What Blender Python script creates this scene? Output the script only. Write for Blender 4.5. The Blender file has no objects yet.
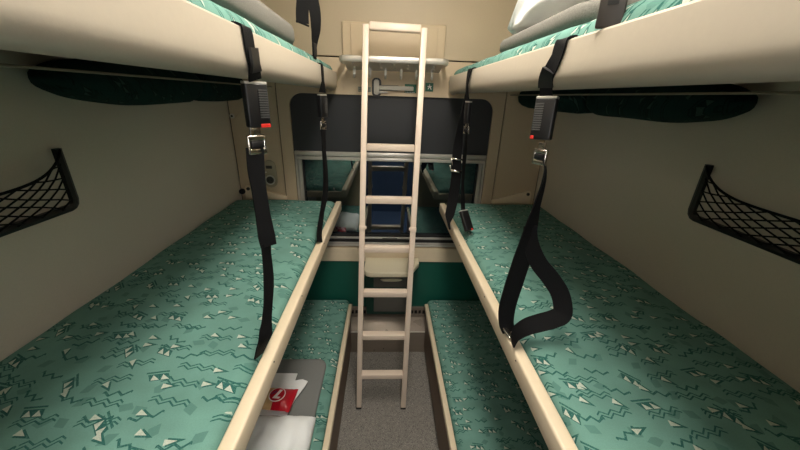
import bpy, bmesh, math, random
from mathutils import Vector, Matrix, noise
random.seed(7)
SC = bpy.context.scene
COL = SC.collection
PI = math.pi

# ------------------------------------------------------------------ materials
class NT:
    """small helper for node expressions"""
    def __init__(s, name):
        s.m = bpy.data.materials.new(name); s.m.use_nodes = True
        s.t = s.m.node_tree; s.t.nodes.clear()
        s.out = s.t.nodes.new('ShaderNodeOutputMaterial')
    def n(s, typ, **kw):
        nd = s.t.nodes.new(typ)
        for k, v in kw.items(): setattr(nd, k, v)
        return nd
    def put(s, sock, v):
        if isinstance(v, bpy.types.NodeSocket): s.t.links.new(v, sock)
        else: sock.default_value = v
    def math(s, op, a, b=None, c=None):
        nd = s.n('ShaderNodeMath', operation=op)
        s.put(nd.inputs[0], a)
        if b is not None: s.put(nd.inputs[1], b)
        if c is not None: s.put(nd.inputs[2], c)
        return nd.outputs[0]
    def add(s, a, b): return s.math('ADD', a, b)
    def sub(s, a, b): return s.math('SUBTRACT', a, b)
    def mul(s, a, b): return s.math('MULTIPLY', a, b)
    def lt(s, a, b): return s.math('LESS_THAN', a, b)
    def gt(s, a, b): return s.math('GREATER_THAN', a, b)
    def ab(s, a): return s.math('ABSOLUTE', a)
    def fl(s, a): return s.math('FLOOR', a)
    def fr(s, a): return s.math('FRACT', a)
    def mx(s, a, b): return s.math('MAXIMUM', a, b)
    def mix(s, f, a, b):
        nd = s.n('ShaderNodeMix', data_type='RGBA')
        s.put(nd.inputs[0], f)
        s.put(nd.inputs[6], a if isinstance(a, bpy.types.NodeSocket) else (*a, 1))
        s.put(nd.inputs[7], b if isinstance(b, bpy.types.NodeSocket) else (*b, 1))
        return nd.outputs[2]
    def obj(s):
        return s.n('ShaderNodeTexCoord').outputs['Object']
    def noise(s, vec, scale, detail=3, rough=.6):
        nd = s.n('ShaderNodeTexNoise'); s.put(nd.inputs['Vector'], vec)
        nd.inputs['Scale'].default_value = scale; nd.inputs['Detail'].default_value = detail
        nd.inputs['Roughness'].default_value = rough
        return nd.outputs['Fac']
    def ramp(s, f, lo, hi):
        nd = s.n('ShaderNodeMapRange'); s.put(nd.inputs[0], f)
        nd.inputs[1].default_value = lo; nd.inputs[2].default_value = hi
        return nd.outputs[0]
    def bump(s, h, strength, dist):
        nd = s.n('ShaderNodeBump'); s.put(nd.inputs['Height'], h)
        nd.inputs['Strength'].default_value = strength; nd.inputs['Distance'].default_value = dist
        return nd.outputs[0]
    def bsdf(s, col, rough=.5, metal=0., normal=None, spec=.5, **kw):
        b = s.n('ShaderNodeBsdfPrincipled')
        s.put(b.inputs['Base Color'], col if isinstance(col, bpy.types.NodeSocket) else (*col, 1))
        s.put(b.inputs['Roughness'], rough); s.put(b.inputs['Metallic'], metal)
        b.inputs['Specular IOR Level'].default_value = spec
        for k, v in kw.items(): b.inputs[k].default_value = v
        if normal is not None: s.t.links.new(normal, b.inputs['Normal'])
        s.t.links.new(b.outputs[0], s.out.inputs[0])
        return s.m

def srgb(r, g, b):
    f = lambda c: (c/255/12.92) if c <= 10 else ((c/255+.055)/1.055)**2.4
    return (f(r), f(g), f(b))

def plain(name, col, rough=.5, metal=0., nscale=0, namt=.06, bump=0, spec=.5):
    t = NT(name)
    if nscale:
        v = t.obj(); f = t.noise(v, nscale, 4)
        c = t.mix(f, tuple(x*(1-namt*2) for x in col), tuple(min(1, x*(1+namt*2)) for x in col))
        nrm = t.bump(f, bump, .002) if bump else None
        return t.bsdf(c, rough, metal, nrm, spec)
    return t.bsdf(col, rough, metal, None, spec)

def fabric(name, base, dark, cream, sheen=.0):
    t = NT(name)
    o = t.obj(); sp = t.n('ShaderNodeSeparateXYZ'); t.t.links.new(o, sp.inputs[0])
    wob = t.noise(o, 9, 2)
    x = t.mul(t.add(sp.outputs[0], t.mul(sp.outputs[2], .7)), 1.16); y = t.mul(t.add(sp.outputs[1], t.mul(sp.outputs[2], .5)), 1.16)
    def cell(su, sv, ou, ov, seed, jit=.35):
        V = t.add(t.math('DIVIDE', y, sv), ov); row = t.fl(V)
        sh = t.n('ShaderNodeTexWhiteNoise', noise_dimensions='1D')
        t.put(sh.inputs['W'], t.add(row, seed*3.1))
        U = t.add(t.add(t.math('DIVIDE', x, su), ou), t.mul(sh.outputs[0], 3))
        cu = t.fl(U)
        cb = t.n('ShaderNodeCombineXYZ'); t.put(cb.inputs[0], cu); t.put(cb.inputs[1], row); t.put(cb.inputs[2], float(seed))
        wn = t.n('ShaderNodeTexWhiteNoise', noise_dimensions='3D'); t.t.links.new(cb.outputs[0], wn.inputs['Vector'])
        s3 = t.n('ShaderNodeSeparateColor'); t.t.links.new(wn.outputs['Color'], s3.inputs[0])
        r, g, b = s3.outputs
        a = t.mul(t.add(t.sub(t.fr(U), .5), t.mul(t.sub(r, .5), -jit)), su)
        c = t.mul(t.add(t.sub(t.fr(V), .5), t.mul(t.sub(g, .5), -jit)), sv)
        return a, c, r, g, b, wn.outputs[0]
    def rot(a, c, ang):
        cs, sn = t.math('COSINE', ang), t.math('SINE', ang)
        return t.sub(t.mul(a, cs), t.mul(c, sn)), t.add(t.mul(a, sn), t.mul(c, cs))
    def tri(a, c, hw, hh):   # triangle with base down
        k = hw/(2*hh)
        return t.mul(t.gt(c, -hh), t.lt(t.ab(a), t.mul(t.sub(hh, c), k)))
    def box(a, c, hw, hh): return t.mul(t.lt(t.ab(a), hw), t.lt(t.ab(c), hh))
    def zig(a, c, per, amp, w, L, gap):
        z = t.mul(t.sub(t.ab(t.sub(t.fr(t.math('DIVIDE', a, per)), .5)), .25), amp*2)
        d = t.ab(t.sub(t.ab(t.sub(c, z)), gap))
        return t.mul(t.lt(d, w), t.lt(t.ab(a), L))
    D = []; Cm = []; F = []
    # zigzag double strokes running across the berth
    a, c, r, g, b, q = cell(.125, .052, 0, 0, 1); a, c = rot(a, c, t.mul(t.sub(q, .5), .5))
    D.append(t.mul(zig(a, c, .031, .0105, .0021, .042, .0050), t.lt(b, .55)))
    # single bolder zigzags
    a, c, r, g, b, q = cell(.105, .060, .3, .4, 2); a, c = rot(a, c, t.mul(t.sub(q, .5), .9))
    D.append(t.mul(zig(a, c, .028, .0115, .0032, .031, 0.), t.lt(b, .5)))
    # framed parallelograms with cream triangles
    a, c, r, g, b, q = cell(.125, .088, .6, .2, 3, .5); a, c = rot(a, c, t.add(.35, t.mul(t.sub(q, .5), 1.2)))
    on = t.lt(b, .66); a = t.add(a, t.mul(c, .5))
    D.append(t.mul(box(a, c, .022, .0105), on))
    D.append(t.mul(box(a, t.sub(c, .0165), .026, .0024), on))
    Cm.append(t.mul(tri(t.sub(t.ab(a), .0105), c, .009, .0082), on))
    # loose cream triangles with a dark offset stroke
    a, c, r, g, b, q = cell(.078, .062, .1, .7, 4, .6); a, c = rot(a, c, t.mul(t.sub(q, .5), 1.6))
    on = t.lt(b, .66); a2 = t.add(a, t.mul(c, .55))
    D.append(t.mul(tri(t.sub(a2, .006), t.add(c, .002), .0175, .0098), on))
    Cm.append(t.mul(tri(a2, c, .0115, .0072), on))
    # faint solid lozenges
    a, c, r, g, b, q = cell(.085, .062, .8, .5, 5, .7); a, c = rot(a, c, t.mul(q, 3.))
    F.append(t.mul(box(t.add(a, t.mul(c, .4)), c, .0125, .010), t.lt(b, .75)))
    def union(l):
        u = l[0]
        for k in l[1:]: u = t.mx(u, k)
        return u
    wv = t.noise(o, 420, 2, .7)
    base_c = t.mix(t.ramp(wob, .3, .7), tuple(k*.86 for k in base), tuple(k*1.12 for k in base))
    mid = tuple(.45*p+.55*q_ for p, q_ in zip(dark, base))
    c1 = t.mix(t.mul(union(F), .8), base_c, mid)
    c2 = t.mix(t.mul(union(D), t.ramp(wv, .15, .5)), c1, dark)
    c3 = t.mix(t.mul(union(Cm), t.ramp(wv, .1, .55)), c2, cream)
    c4 = t.mix(t.mul(t.ramp(wv, .35, .75), .18), c3, tuple(k*.35 for k in base))
    nrm = t.bump(wv, .35, .0015)
    return t.bsdf(c4, .9, 0, nrm, .2)

M = {}
M['fabric'] = fabric('moquette', srgb(108, 151, 140), srgb(34, 92, 86), srgb(200, 206, 192))
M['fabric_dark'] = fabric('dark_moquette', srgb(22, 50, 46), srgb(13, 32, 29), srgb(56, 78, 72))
M['rail'] = plain('cream_rail_laminate', srgb(222, 206, 178), .38, 0, 60, .02, .03)
M['berth'] = plain('berth_shell', srgb(186, 176, 160), .34, 0, 90, .02, .05)
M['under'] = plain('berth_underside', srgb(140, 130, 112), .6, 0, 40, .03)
M['wall'] = plain('wall_laminate', srgb(219, 210, 197), .62, 0, 260, .035, .12)
M['panel'] = plain('panel_laminate', srgb(196, 178, 150), .5, 0, 120, .02, .05)
M['upper'] = plain('upper_wall_laminate', srgb(180, 165, 140), .5, 0, 120, .02, .05)
M['groove'] = plain('groove', srgb(16, 14, 12), .9)
M['green'] = plain('green_panel', srgb(20, 86, 72), .42, 0, 50, .03)
M['greenbox'] = plain('green_bin_plastic', srgb(18, 62, 52), .45)
M['flap'] = plain('grey_flap_plastic', srgb(92, 90, 84), .45, 0, 100, .03)
M['ladder'] = plain('ladder_cream_paint', srgb(229, 211, 193), .35, 0, 200, .03, .08)
M['alu'] = plain('brushed_aluminium', srgb(204, 200, 192), .32, .55, 80, .03)
M['chrome'] = plain('chrome', srgb(214, 208, 200), .16, 1.)
M['gasket'] = plain('rubber_gasket', srgb(22, 22, 22), .7)
M['web'] = plain('black_webbing', srgb(9, 9, 11), .75, 0, 700, .2, .3, .2)
M['plastic'] = plain('black_plastic', srgb(18, 18, 20), .4, 0, 0)
M['rib'] = plain('grey_ribs', srgb(78, 78, 78), .4)
M['buckle'] = plain('dark_grey_plastic', srgb(54, 49, 45), .45)
M['red'] = plain('red_button', srgb(205, 45, 35), .4)
M['blind'] = plain('blind_cloth', srgb(34, 36, 39), .5, 0, 300, .05, .05, .5)
M['white'] = plain('white_linen', srgb(242, 245, 245), .85, 0, 200, .02, .15)
M['paper'] = plain('white_paper', srgb(236, 238, 238), .7, 0, 90, .02, .1)
M['wool'] = plain('grey_wool', srgb(120, 118, 112), .95, 0, 330, .24, .5, .1)
M['felt'] = plain('grey_fleece', srgb(122, 124, 122), .95, 0, 420, .10, .4, .1)
M['wrapper_red'] = plain('red_foil', srgb(178, 16, 36), .28)
M['wrapper_tan'] = plain('printed_tan_foil', srgb(214, 176, 128), .32, 0, 34, .22)
M['ink_white'] = plain('white_print', srgb(240, 236, 232), .4)
M['ink_blue'] = plain('dark_print', srgb(86, 60, 110), .4)
M['sign_green'] = plain('safety_green', srgb(18, 92, 70), .45)
M['sign_grey'] = plain('label_grey', srgb(128, 132, 122), .5)
M['hammer'] = plain('grey_hammer_paint', srgb(176, 172, 162), .45)
M['outlet'] = plain('grey_beige_plastic', srgb(158, 150, 128), .45)
M['socket'] = plain('dark_socket', srgb(60, 58, 52), .5)
M['table'] = plain('cream_table_laminate', srgb(234, 224, 196), .42, 0, 90, .02)
M['ceiling'] = plain('ceiling_paint', srgb(226, 218, 198), .7)
M['base'] = plain('bench_base_laminate', srgb(120, 100, 84), .55, 0, 60, .03)
M['corridor'] = plain('corridor_blue', srgb(66, 86, 122), .8, 0, 60, .06)
M['doorframe'] = plain('door_frame_grey', srgb(70, 70, 70), .5)

M['nickel'] = plain('nickel', srgb(238, 232, 222), .35, .25)
def steel():
    t = NT('brushed_steel'); o = t.obj()
    mp = t.n('ShaderNodeMapping'); t.t.links.new(o, mp.inputs[0]); mp.inputs['Scale'].default_value = (1.5, 60, 220)
    f = t.noise(mp.outputs[0], 4, 3)
    w = t.noise(o, 7, 2)
    c = t.mix(f, srgb(128, 116, 104), srgb(156, 145, 132))
    return t.bsdf(c, t.add(.26, t.mul(w, .04)), .4, None)
M['steel'] = steel()

def carpet():
    t = NT('speckled_carpet'); o = t.obj()
    f = t.noise(o, 400, 2, .8); g = t.noise(o, 190, 2, .7); b = t.noise(o, 3, 2)
    c = t.mix(t.ramp(f, .35, .65), srgb(112, 109, 105), srgb(166, 162, 156))
    c = t.mix(t.mul(t.gt(g, .62), .8), c, srgb(190, 184, 172))
    c = t.mix(t.mul(t.lt(g, .38), .8), c, srgb(52, 50, 48))
    c = t.mix(t.mul(b, .25), c, srgb(96, 88, 78))
    return t.bsdf(c, .95, 0, t.bump(f, .5, .003), .1)
M['carpet'] = carpet()

def glass():
    t = NT('window_glass')
    tr = t.n('ShaderNodeBsdfTransparent'); tr.inputs[0].default_value = (.55, .6, .6, 1)
    gl = t.n('ShaderNodeBsdfGlossy'); gl.inputs['Roughness'].default_value = .015
    gl.inputs[0].default_value = (.92, 1, 1, 1)
    lw = t.n('ShaderNodeLayerWeight'); lw.inputs[0].default_value = .25
    mx = t.n('ShaderNodeMixShader')
    t.t.links.new(t.add(.20, t.mul(lw.outputs['Fresnel'], .45)), mx.inputs[0])
    t.t.links.new(tr.outputs[0], mx.inputs[1]); t.t.links.new(gl.outputs[0], mx.inputs[2])
    t.t.links.new(mx.outputs[0], t.out.inputs[0])
    return t.m
M['glass'] = glass()
def emit(name, col, k):
    t = NT(name); e = t.n('ShaderNodeEmission'); e.inputs[0].default_value = (*col, 1); e.inputs[1].default_value = k
    t.t.links.new(e.outputs[0], t.out.inputs[0]); return t.m
LAMP_K = 27
M['lamp'] = emit('lamp_diffuser', (1, .915, .80), LAMP_K)
M['fill_cool'] = emit('corridor_fill_emitter', (1, .96, .90), 9)  # emission shared by the two added fill lights in the corridor

# ------------------------------------------------------------------ mesh helpers (world coordinates)
class MB:
    def __init__(s): s.b = bmesh.new()
    def box(s, x0, x1, y0, y1, z0, z1, bev=0, seg=2):
        b2 = bmesh.new()
        vs = [b2.verts.new((x, y, z)) for x in (x0, x1) for y in (y0, y1) for z in (z0, z1)]
        for f in ((0, 1, 3, 2), (4, 6, 7, 5), (0, 4, 5, 1), (2, 3, 7, 6), (0, 2, 6, 4), (1, 5, 7, 3)):
            b2.faces.new([vs[i] for i in f])
        if bev: bmesh.ops.bevel(b2, geom=b2.edges[:], offset=bev, segments=seg, profile=.5, affect='EDGES')
        return s.join(b2)
    def join(s, b2, mat=None):
        bmesh.ops.recalc_face_normals(b2, faces=b2.faces[:])
        if mat is not None: bmesh.ops.transform(b2, matrix=mat, verts=b2.verts[:])
        me = bpy.data.meshes.new('tmp'); b2.to_mesh(me); b2.free(); s.b.from_mesh(me); bpy.data.meshes.remove(me)
        return s
    def obox(s, c, ax, ay, az, hx, hy, hz, bev=0, seg=2):
        """box at centre c with axes ax, ay, az and half sizes"""
        t = MB(); t.box(-hx, hx, -hy, hy, -hz, hz, bev, seg)
        ax, ay, az = Vector(ax).normalized(), Vector(ay).normalized(), Vector(az).normalized()
        m = Matrix(((ax.x, ay.x, az.x, c[0]), (ax.y, ay.y, az.y, c[1]), (ax.z, ay.z, az.z, c[2]), (0, 0, 0, 1)))
        return s.join(t.b, m)
    def prism(s, poly, axis, a0, a1, bev=0, seg=2):
        """polygon in the two other axes (ordered x,y,z without axis) extruded along axis"""
        b2 = bmesh.new()
        def P(p, a):
            return {'x': (a, p[0], p[1]), 'y': (p[0], a, p[1]), 'z': (p[0], p[1], a)}[axis]
        v0 = [b2.verts.new(P(p, a0)) for p in poly]; v1 = [b2.verts.new(P(p, a1)) for p in poly]
        n = len(poly)
        b2.faces.new(v0); b2.faces.new(list(reversed(v1)))
        for i in range(n): b2.faces.new((v0[i], v0[(i+1) % n], v1[(i+1) % n], v1[i]))
        if bev:
            es = [e for e in b2.edges if (e.verts[0] in v0) == (e.verts[1] in v0)]
            bmesh.ops.bevel(b2, geom=es, offset=bev, segments=seg, profile=.5, affect='EDGES')
        return s.join(b2)
    def tube(s, pts, r, seg=8, closed=False):
        pts = [Vector(p) for p in pts]; b2 = bmesh.new(); rings = []; n = len(pts)
        for i, p in enumerate(pts):
            d = (pts[(i+1) % n]-pts[i-1]) if closed else (pts[min(i+1, n-1)]-pts[max(i-1, 0)])
            d.normalize(); up = Vector((0, 0, 1)) if abs(d.z) < .9 else Vector((0, 1, 0))
            u = d.cross(up).normalized(); w = u.cross(d)
            rr = r[i] if isinstance(r, (list, tuple)) else r
            rings.append([b2.verts.new(p+(u*math.cos(2*PI*k/seg)+w*math.sin(2*PI*k/seg))*rr) for k in range(seg)])
        for i in range(n if closed else n-1):
            A, B = rings[i], rings[(i+1) % n]
            for k in range(seg): b2.faces.new((A[k], A[(k+1) % seg], B[(k+1) % seg], B[k]))
        if not closed: b2.faces.new(rings[0]); b2.faces.new(list(reversed(rings[-1])))
        return s.join(b2)
    def ribbon(s, pts, dirs, width, th=.0016, sub=8):
        P = [Vector(p) for p in pts]; Dv = [Vector(d).normalized() for d in dirs]
        W = width if isinstance(width, (list, tuple)) else [width]*len(P)
        def cr(L, i, t):
            g = lambda k: L[max(0, min(len(L)-1, k))]
            a, b, c, d = g(i-1), g(i), g(i+1), g(i+2)
            return .5*((2*b)+(c-a)*t+(2*a-5*b+4*c-d)*t*t+(3*b-a-3*c+d)*t**3)
        pp, dd, ww = [], [], []
        for i in range(len(P)-1):
            for k in range(sub):
                t = k/sub; pp.append(cr(P, i, t)); dd.append((Dv[i]*(1-t)+Dv[i+1]*t).normalized()); ww.append(W[i]*(1-t)+W[i+1]*t)
        pp.append(P[-1]); dd.append(Dv[-1]); ww.append(W[-1])
        b2 = bmesh.new(); rings = []
        for i, p in enumerate(pp):
            tg = (pp[min(i+1, len(pp)-1)]-pp[max(i-1, 0)]).normalized()
            w = (dd[i]-tg*dd[i].dot(tg)).normalized(); nrm = tg.cross(w).normalized()
            h = ww[i]/2
            rings.append([b2.verts.new(p+w*a+nrm*c) for a, c in ((-h, -th/2), (h, -th/2), (h, th/2), (-h, th/2))])
        for A, B in zip(rings, rings[1:]):
            for k in range(4): b2.faces.new((A[k], A[(k+1) % 4], B[(k+1) % 4], B[k]))
        b2.faces.new(rings[0]); b2.faces.new(list(reversed(rings[-1])))
        return s.join(b2)
    def cyl(s, c, axis, r, h, seg=20, r2=None):
        b2 = bmesh.new()
        bmesh.ops.create_cone(b2, cap_ends=True, segments=seg, radius1=r, radius2=r if r2 is None else r2, depth=h)
        q = Vector((0, 0, 1)).rotation_difference(Vector(axis).normalized()).to_matrix().to_4x4()
        return s.join(b2, Matrix.Translation(c) @ q)
    def pad(s, x0, x1, y0, y1, z0, z1, nx=24, ny=48, r=.03, crown=.008, wr=.004, wf=6., seed=0, n=3.):
        """soft upholstered slab: rounded shoulders, crowned top, slight wrinkles"""
        b2 = bmesh.new(); L = z1-z0
        def edge(d):                       # 0 at border, 1 after r
            if d >= r: return 1.
            k = min(1, 1-max(d, 0)/r); return max(0, 1-k**2.2)**(1/2.2)
        def spaced(a, b, m):
            o = []
            for i in range(m+1):
                t = i/m; o.append(t)
            e = [0, .12, .3, .55, .8, 1.0]
            k = r/(b-a)
            return [a+(b-a)*v for v in [q*k for q in e]+[k+(1-2*k)*i/m for i in range(1, m)]+[1-q*k for q in reversed(e)]]
        xs, ys = spaced(x0, x1, nx), spaced(y0, y1, ny); top = []
        for x in xs:
            row = []
            for y in ys:
                dx = min(x-x0, x1-x); dy = min(y-y0, y1-y); e = edge(dx)*edge(dy)
                u = (x-(x0+x1)/2)/((x1-x0)/2); v = (y-(y0+y1)/2)/((y1-y0)/2)
                z = z0+L*(.25+.75*e)+crown*(1-u*u)*(1-v**4)*e
                z += wr*noise.noise(Vector((x*wf, y*wf, seed)))*e + wr*.45*noise.noise(Vector((x*wf*3, y*wf*2, seed+5)))*e
                row.append(b2.verts.new((x, y, z)))
            top.append(row)
        for i in range(len(xs)-1):
            for j in range(len(ys)-1):
                b2.faces.new((top[i][j], top[i+1][j], top[i+1][j+1], top[i][j+1]))
        loop = [top[i][0] for i in range(len(xs))]+[top[-1][j] for j in range(1, len(ys))]+[top[i][-1] for i in range(len(xs)-2, -1, -1)]+[top[0][j] for j in range(len(ys)-2, 0, -1)]
        bot = [b2.verts.new((v.co.x, v.co.y, z0)) for v in loop]
        for i in range(len(loop)):
            j = (i+1) % len(loop); b2.faces.new((loop[i], bot[i], bot[j], loop[j]))
        b2.faces.new(bot)
        return s.join(b2)
    def blob(s, c, h, e=2.6, nu=40, nv=24, amp=.0, fq=6., seed=0, rotz=0):
        """superellipsoid cushion with noise folds"""
        b2 = bmesh.new(); bmesh.ops.create_uvsphere(b2, u_segments=nu, v_segments=nv, radius=1)
        for v in b2.verts:
            p = v.co
            k = (abs(p.x)**e+abs(p.y)**e+abs(p.z)**e)**(-1/e)
            q = p*k
            d = amp*(noise.noise(q*fq*.5+Vector((seed, 0, 0)))+.5*noise.noise(q*fq+Vector((0, seed, 0))))
            q = q*(1+d); v.co = Vector((q.x*h[0], q.y*h[1], q.z*h[2]))
        return s.join(b2, Matrix.Translation(c) @ Matrix.Rotation(rotz, 4, 'Z'))

def build(name, mb, mat, parent=None, origin=None, smooth=False, kind=None, label=None):
    """one mesh object; the mesh is given in world coordinates and re-based on its root"""
    b = mb.b
    bmesh.ops.remove_doubles(b, verts=b.verts[:], dist=1e-6)
    bmesh.ops.recalc_face_normals(b, faces=b.faces[:])
    root = parent
    while root is not None and root.parent is not None: root = root.parent
    if root is not None: off = Vector(root.location)
    else:
        if origin is None:
            lo = [min(v.co[i] for v in b.verts) for i in range(3)]; hi = [max(v.co[i] for v in b.verts) for i in range(3)]
            origin = ((lo[0]+hi[0])/2, (lo[1]+hi[1])/2, lo[2])
        off = Vector(origin)
    bmesh.ops.translate(b, vec=-off, verts=b.verts[:])
    me = bpy.data.meshes.new(name); b.to_mesh(me); b.free()
    me.materials.append(M[mat])
    o = bpy.data.objects.new(name, me); COL.objects.link(o)
    if parent is not None: o.parent = parent
    else: o.location = off
    if smooth:
        for p in me.polygons: p.use_smooth = True
        if smooth is not True:
            bpy.context.view_layer.objects.active = o
            md = o.modifiers.new('edges', 'EDGE_SPLIT'); md.split_angle = math.radians(smooth)
    if kind: o['kind'] = kind
    if label: o['label'] = label
    return o
def thing(name, label, cat, loc, group=None):
    o = bpy.data.objects.new(name, None); o.empty_display_size = .05; COL.objects.link(o); o.location = loc
    o['label'] = label; o['category'] = cat
    if group: o['group'] = group
    return o
def tag(o, label, cat, group=None):
    o['label'] = label; o['category'] = cat
    if group: o['group'] = group
    return o

def arc(cx, cy, r, a0, a1, n=6):
    return [(cx+r*math.cos(math.radians(a0+(a1-a0)*i/n)), cy+r*math.sin(math.radians(a0+(a1-a0)*i/n))) for i in range(n+1)]
def rrect(x0, x1, z0, z1, r, n=6, bottom=True):
    p = []
    if bottom: p += arc(x0+r, z0+r, r, 180, 270, n)+arc(x1-r, z0+r, r, 270, 360, n)
    else: p += [(x0, z0), (x1, z0)]
    return p+arc(x1-r, z1-r, r, 0, 90, n)+arc(x0+r, z1-r, r, 90, 180, n)
def plate_hole(mb, outer, inner, y0, y1):
    """plate in XZ with a hole, from y0 to y1"""
    b2 = bmesh.new()
    def loop(pl):
        v = [b2.verts.new((p[0], y0, p[1])) for p in pl]
        return [b2.edges.new((v[i], v[(i+1) % len(v)])) for i in range(len(v))]
    ed = loop(outer)+loop(inner)
    r = bmesh.ops.triangle_fill(b2, use_beauty=True, use_dissolve=False, edges=ed)
    ex = bmesh.ops.extrude_face_region(b2, geom=b2.faces[:])
    bmesh.ops.translate(b2, vec=(0, y1-y0, 0), verts=[g for g in ex['geom'] if isinstance(g, bmesh.types.BMVert)])
    return mb.join(b2)

WX, YB, HC = .92, 1.95, 2.52      # side walls, back wall, ceiling
Y0 = -.03                         # inner face of the doorway wall

# ------------------------------------------------------------------ setting
def struct(name, mb, mat, parent=None, **k):
    o = build(name, mb, mat, parent, **k)
    if parent is None: o['kind'] = 'structure'
    return o
struct('floor', MB().box(-WX-.05, WX+.05, -.06, YB+.15, -.05, 0), 'carpet')
struct('ceiling', MB().box(-WX-.05, WX+.05, -.06, YB+.15, HC, HC+.05), 'ceiling')
struct('wall_left', MB().box(-WX-.05, -WX, Y0, YB+.01, 0, HC), 'wall')
struct('wall_right', MB().box(WX, WX+.05, Y0, YB+.01, 0, HC), 'wall')
HX, HZ0, HZ1 = .578, .805, 1.742
wb = MB(); plate_hole(wb, [(-WX-.05, 0), (WX+.05, 0), (WX+.05, HC), (-WX-.05, HC)], rrect(-HX-.004, HX+.004, HZ0, HZ1+.004, .075, 8, False), YB+.012, YB+.06)
wall_back = struct('wall_back', wb, 'groove')
g = .003
build('corner_panel', MB().box(-WX+.007, -.646-g, YB, YB+.012, .705, 1.928-g, .0015), 'panel', wall_back)
build('corner_panel', MB().box(.644+g, WX-.007, YB, YB+.012, .705, 1.928-g, .0015), 'panel', wall_back)
mp = MB(); plate_hole(mp, [(-.646+g, HZ0), (.644-g, HZ0), (.644-g, 1.928-g), (-.646+g, 1.928-g)], rrect(-HX, HX, HZ0+.0005, HZ1, .072, 8, False), YB, YB+.012)
build('window_panel', mp, 'panel', wall_back)
build('upper_panel', MB().box(-WX, WX, YB-.006, YB+.012, 1.928+g, HC, .002), 'upper', wall_back)
build('lower_panel', MB().box(-WX, WX, YB, YB+.012, 0, .702), 'green', wall_back)
struct('trim_1', MB().box(-WX+.002, WX-.002, YB-.012, YB+.011, .703, .803, .004), 'rail')

# doorway wall behind, and the corridor seen through it in the window's reflection
struct('wall_front_1', MB().box(-WX-.05, -.34, Y0-.04, Y0, 0, HC), 'panel')
struct('wall_front_2', MB().box(.34, WX+.05, Y0-.04, Y0, 0, HC), 'panel')
struct('wall_front_3', MB().box(-.34, .34, Y0-.04, Y0, 2.16, HC), 'panel')
struct('trim_2', MB().box(-.34, -.31, Y0-.06, Y0+.012, 0, 2.16, .004), 'doorframe')
struct('trim_3', MB().box(.31, .34, Y0-.06, Y0+.012, 0, 2.16, .004), 'doorframe')
struct('floor_corridor', MB().box(-WX-.05, WX+.05, -.95, -.0605, -.05, 0), 'corridor')
struct('wall_corridor', MB().box(-WX-.05, WX+.05, -.99, -.951, 0, HC), 'corridor')
struct('ceiling_back', MB().box(-WX-.05, WX+.05, -.95, -.0605, 2.3, 2.35), 'ceiling')

# ------------------------------------------------------------------ window
win = struct('window_1', MB().box(-HX-.02, HX+.02, YB+.062, YB+.066, HZ0-.03, HZ1+.02), 'glass')
fr = MB()
fr.box(-HX, -HX+.012, YB+.02, YB+.0605, HZ0, 1.40); fr.box(-HX+.014, -HX+.034, YB+.03, YB+.0605, HZ0, 1.40, .002)
fr.box(HX-.012, HX, YB+.02, YB+.0605, HZ0, 1.40); fr.box(HX-.034, HX-.014, YB+.03, YB+.0605, HZ0, 1.40, .002)
build('window_frame', fr, 'alu', win)
gk = MB()
gk.box(-HX+.035, -HX+.041, YB+.045, YB+.0605, .87, 1.40); gk.box(HX-.041, HX-.035, YB+.045, YB+.0605, .87, 1.40)
gk.box(-HX+.035, HX-.035, YB+.035, YB+.0605, .866, .876)
build('gasket', gk, 'gasket', win)
sl = MB(); sl.box(-HX+.035, HX-.035, YB+.026, YB+.0605, .852, .866, .003); sl.box(-HX, HX, YB+.004, YB+.0605, .828, .836, .002)
sl.box(-HX, HX, YB-.004, YB+.03, .812, .824, .003)
build('sill_profile', sl, 'alu', win)
build('sill_gasket', MB().box(-HX, HX, YB+.014, YB+.0605, .836, .852), 'gasket', win)
hs = MB(); hs.box(-.05, .05, YB+.018, YB+.0255, .853, .864, .002)
build('latch', hs, 'flap', win)
lip = MB(); plate_hole(lip, rrect(-HX-.016, HX+.016, HZ0, HZ1+.016, .086, 8, False), rrect(-HX, HX, HZ0+.0005, HZ1, .072, 8, False), YB-.006, YB-.0004)
build('window_surround', lip, 'panel', win, smooth=30)

bl = thing('roller_blind', 'black roller blind pulled halfway down over the window', 'blind', (0, YB+.01, 1.36))
build('blind_cloth', MB().prism(rrect(-HX-.003, HX+.003, 1.416, HZ1+.003, .074, 8, False), 'y', YB+.0123, YB+.018), 'blind', bl)
br = MB(); br.box(-HX+.003, HX-.003, YB+.002, YB+.020, 1.398, 1.425, .005); br.box(-HX+.003, HX-.003, YB+.006, YB+.020, 1.374, 1.395, .004)
build('bottom_bar', br, 'alu', bl, smooth=40)

# ------------------------------------------------------------------ berths
BX = .30        # aisle face of the middle and upper berths
def middle_berth(s, label):
    t = thing('middle_berth', label, 'berth', (s*.6, 1., 1.08), 'green berths with cream rails')
    r = MB(); xs = sorted((s*BX, s*(BX+.032)))
    r.box(xs[0], xs[1], .03, 1.888, 1.086, 1.142, .006, 3)
    r.box(*sorted((s*(BX+.033), s*.905)), 1.872, 1.888, 1.086, 1.128, .003)
    build('rail', r, 'rail', t, smooth=40)
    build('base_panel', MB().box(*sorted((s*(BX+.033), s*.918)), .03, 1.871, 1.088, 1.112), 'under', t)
    m = MB(); m.pad(*sorted((s*(BX+.034), s*.917)), .035, 1.87, 1.1125, 1.153, 26, 64, .035, .018, .006, 5., 3*s)
    build('mattress', m, 'fabric', t, smooth=True)
    for y in (.62, .9, 1.3, 1.7): build('rail_screw', MB().cyl((s*(BX-.0003), y, 1.131), (1, 0, 0), .0022, .002, 10), 'gasket', t)
    return t
middle_berth(-1, 'middle berth with green patterned mattress along the left wall')
middle_berth(1, 'middle berth with green patterned mattress on the right, a black strap looped on it')

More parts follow.
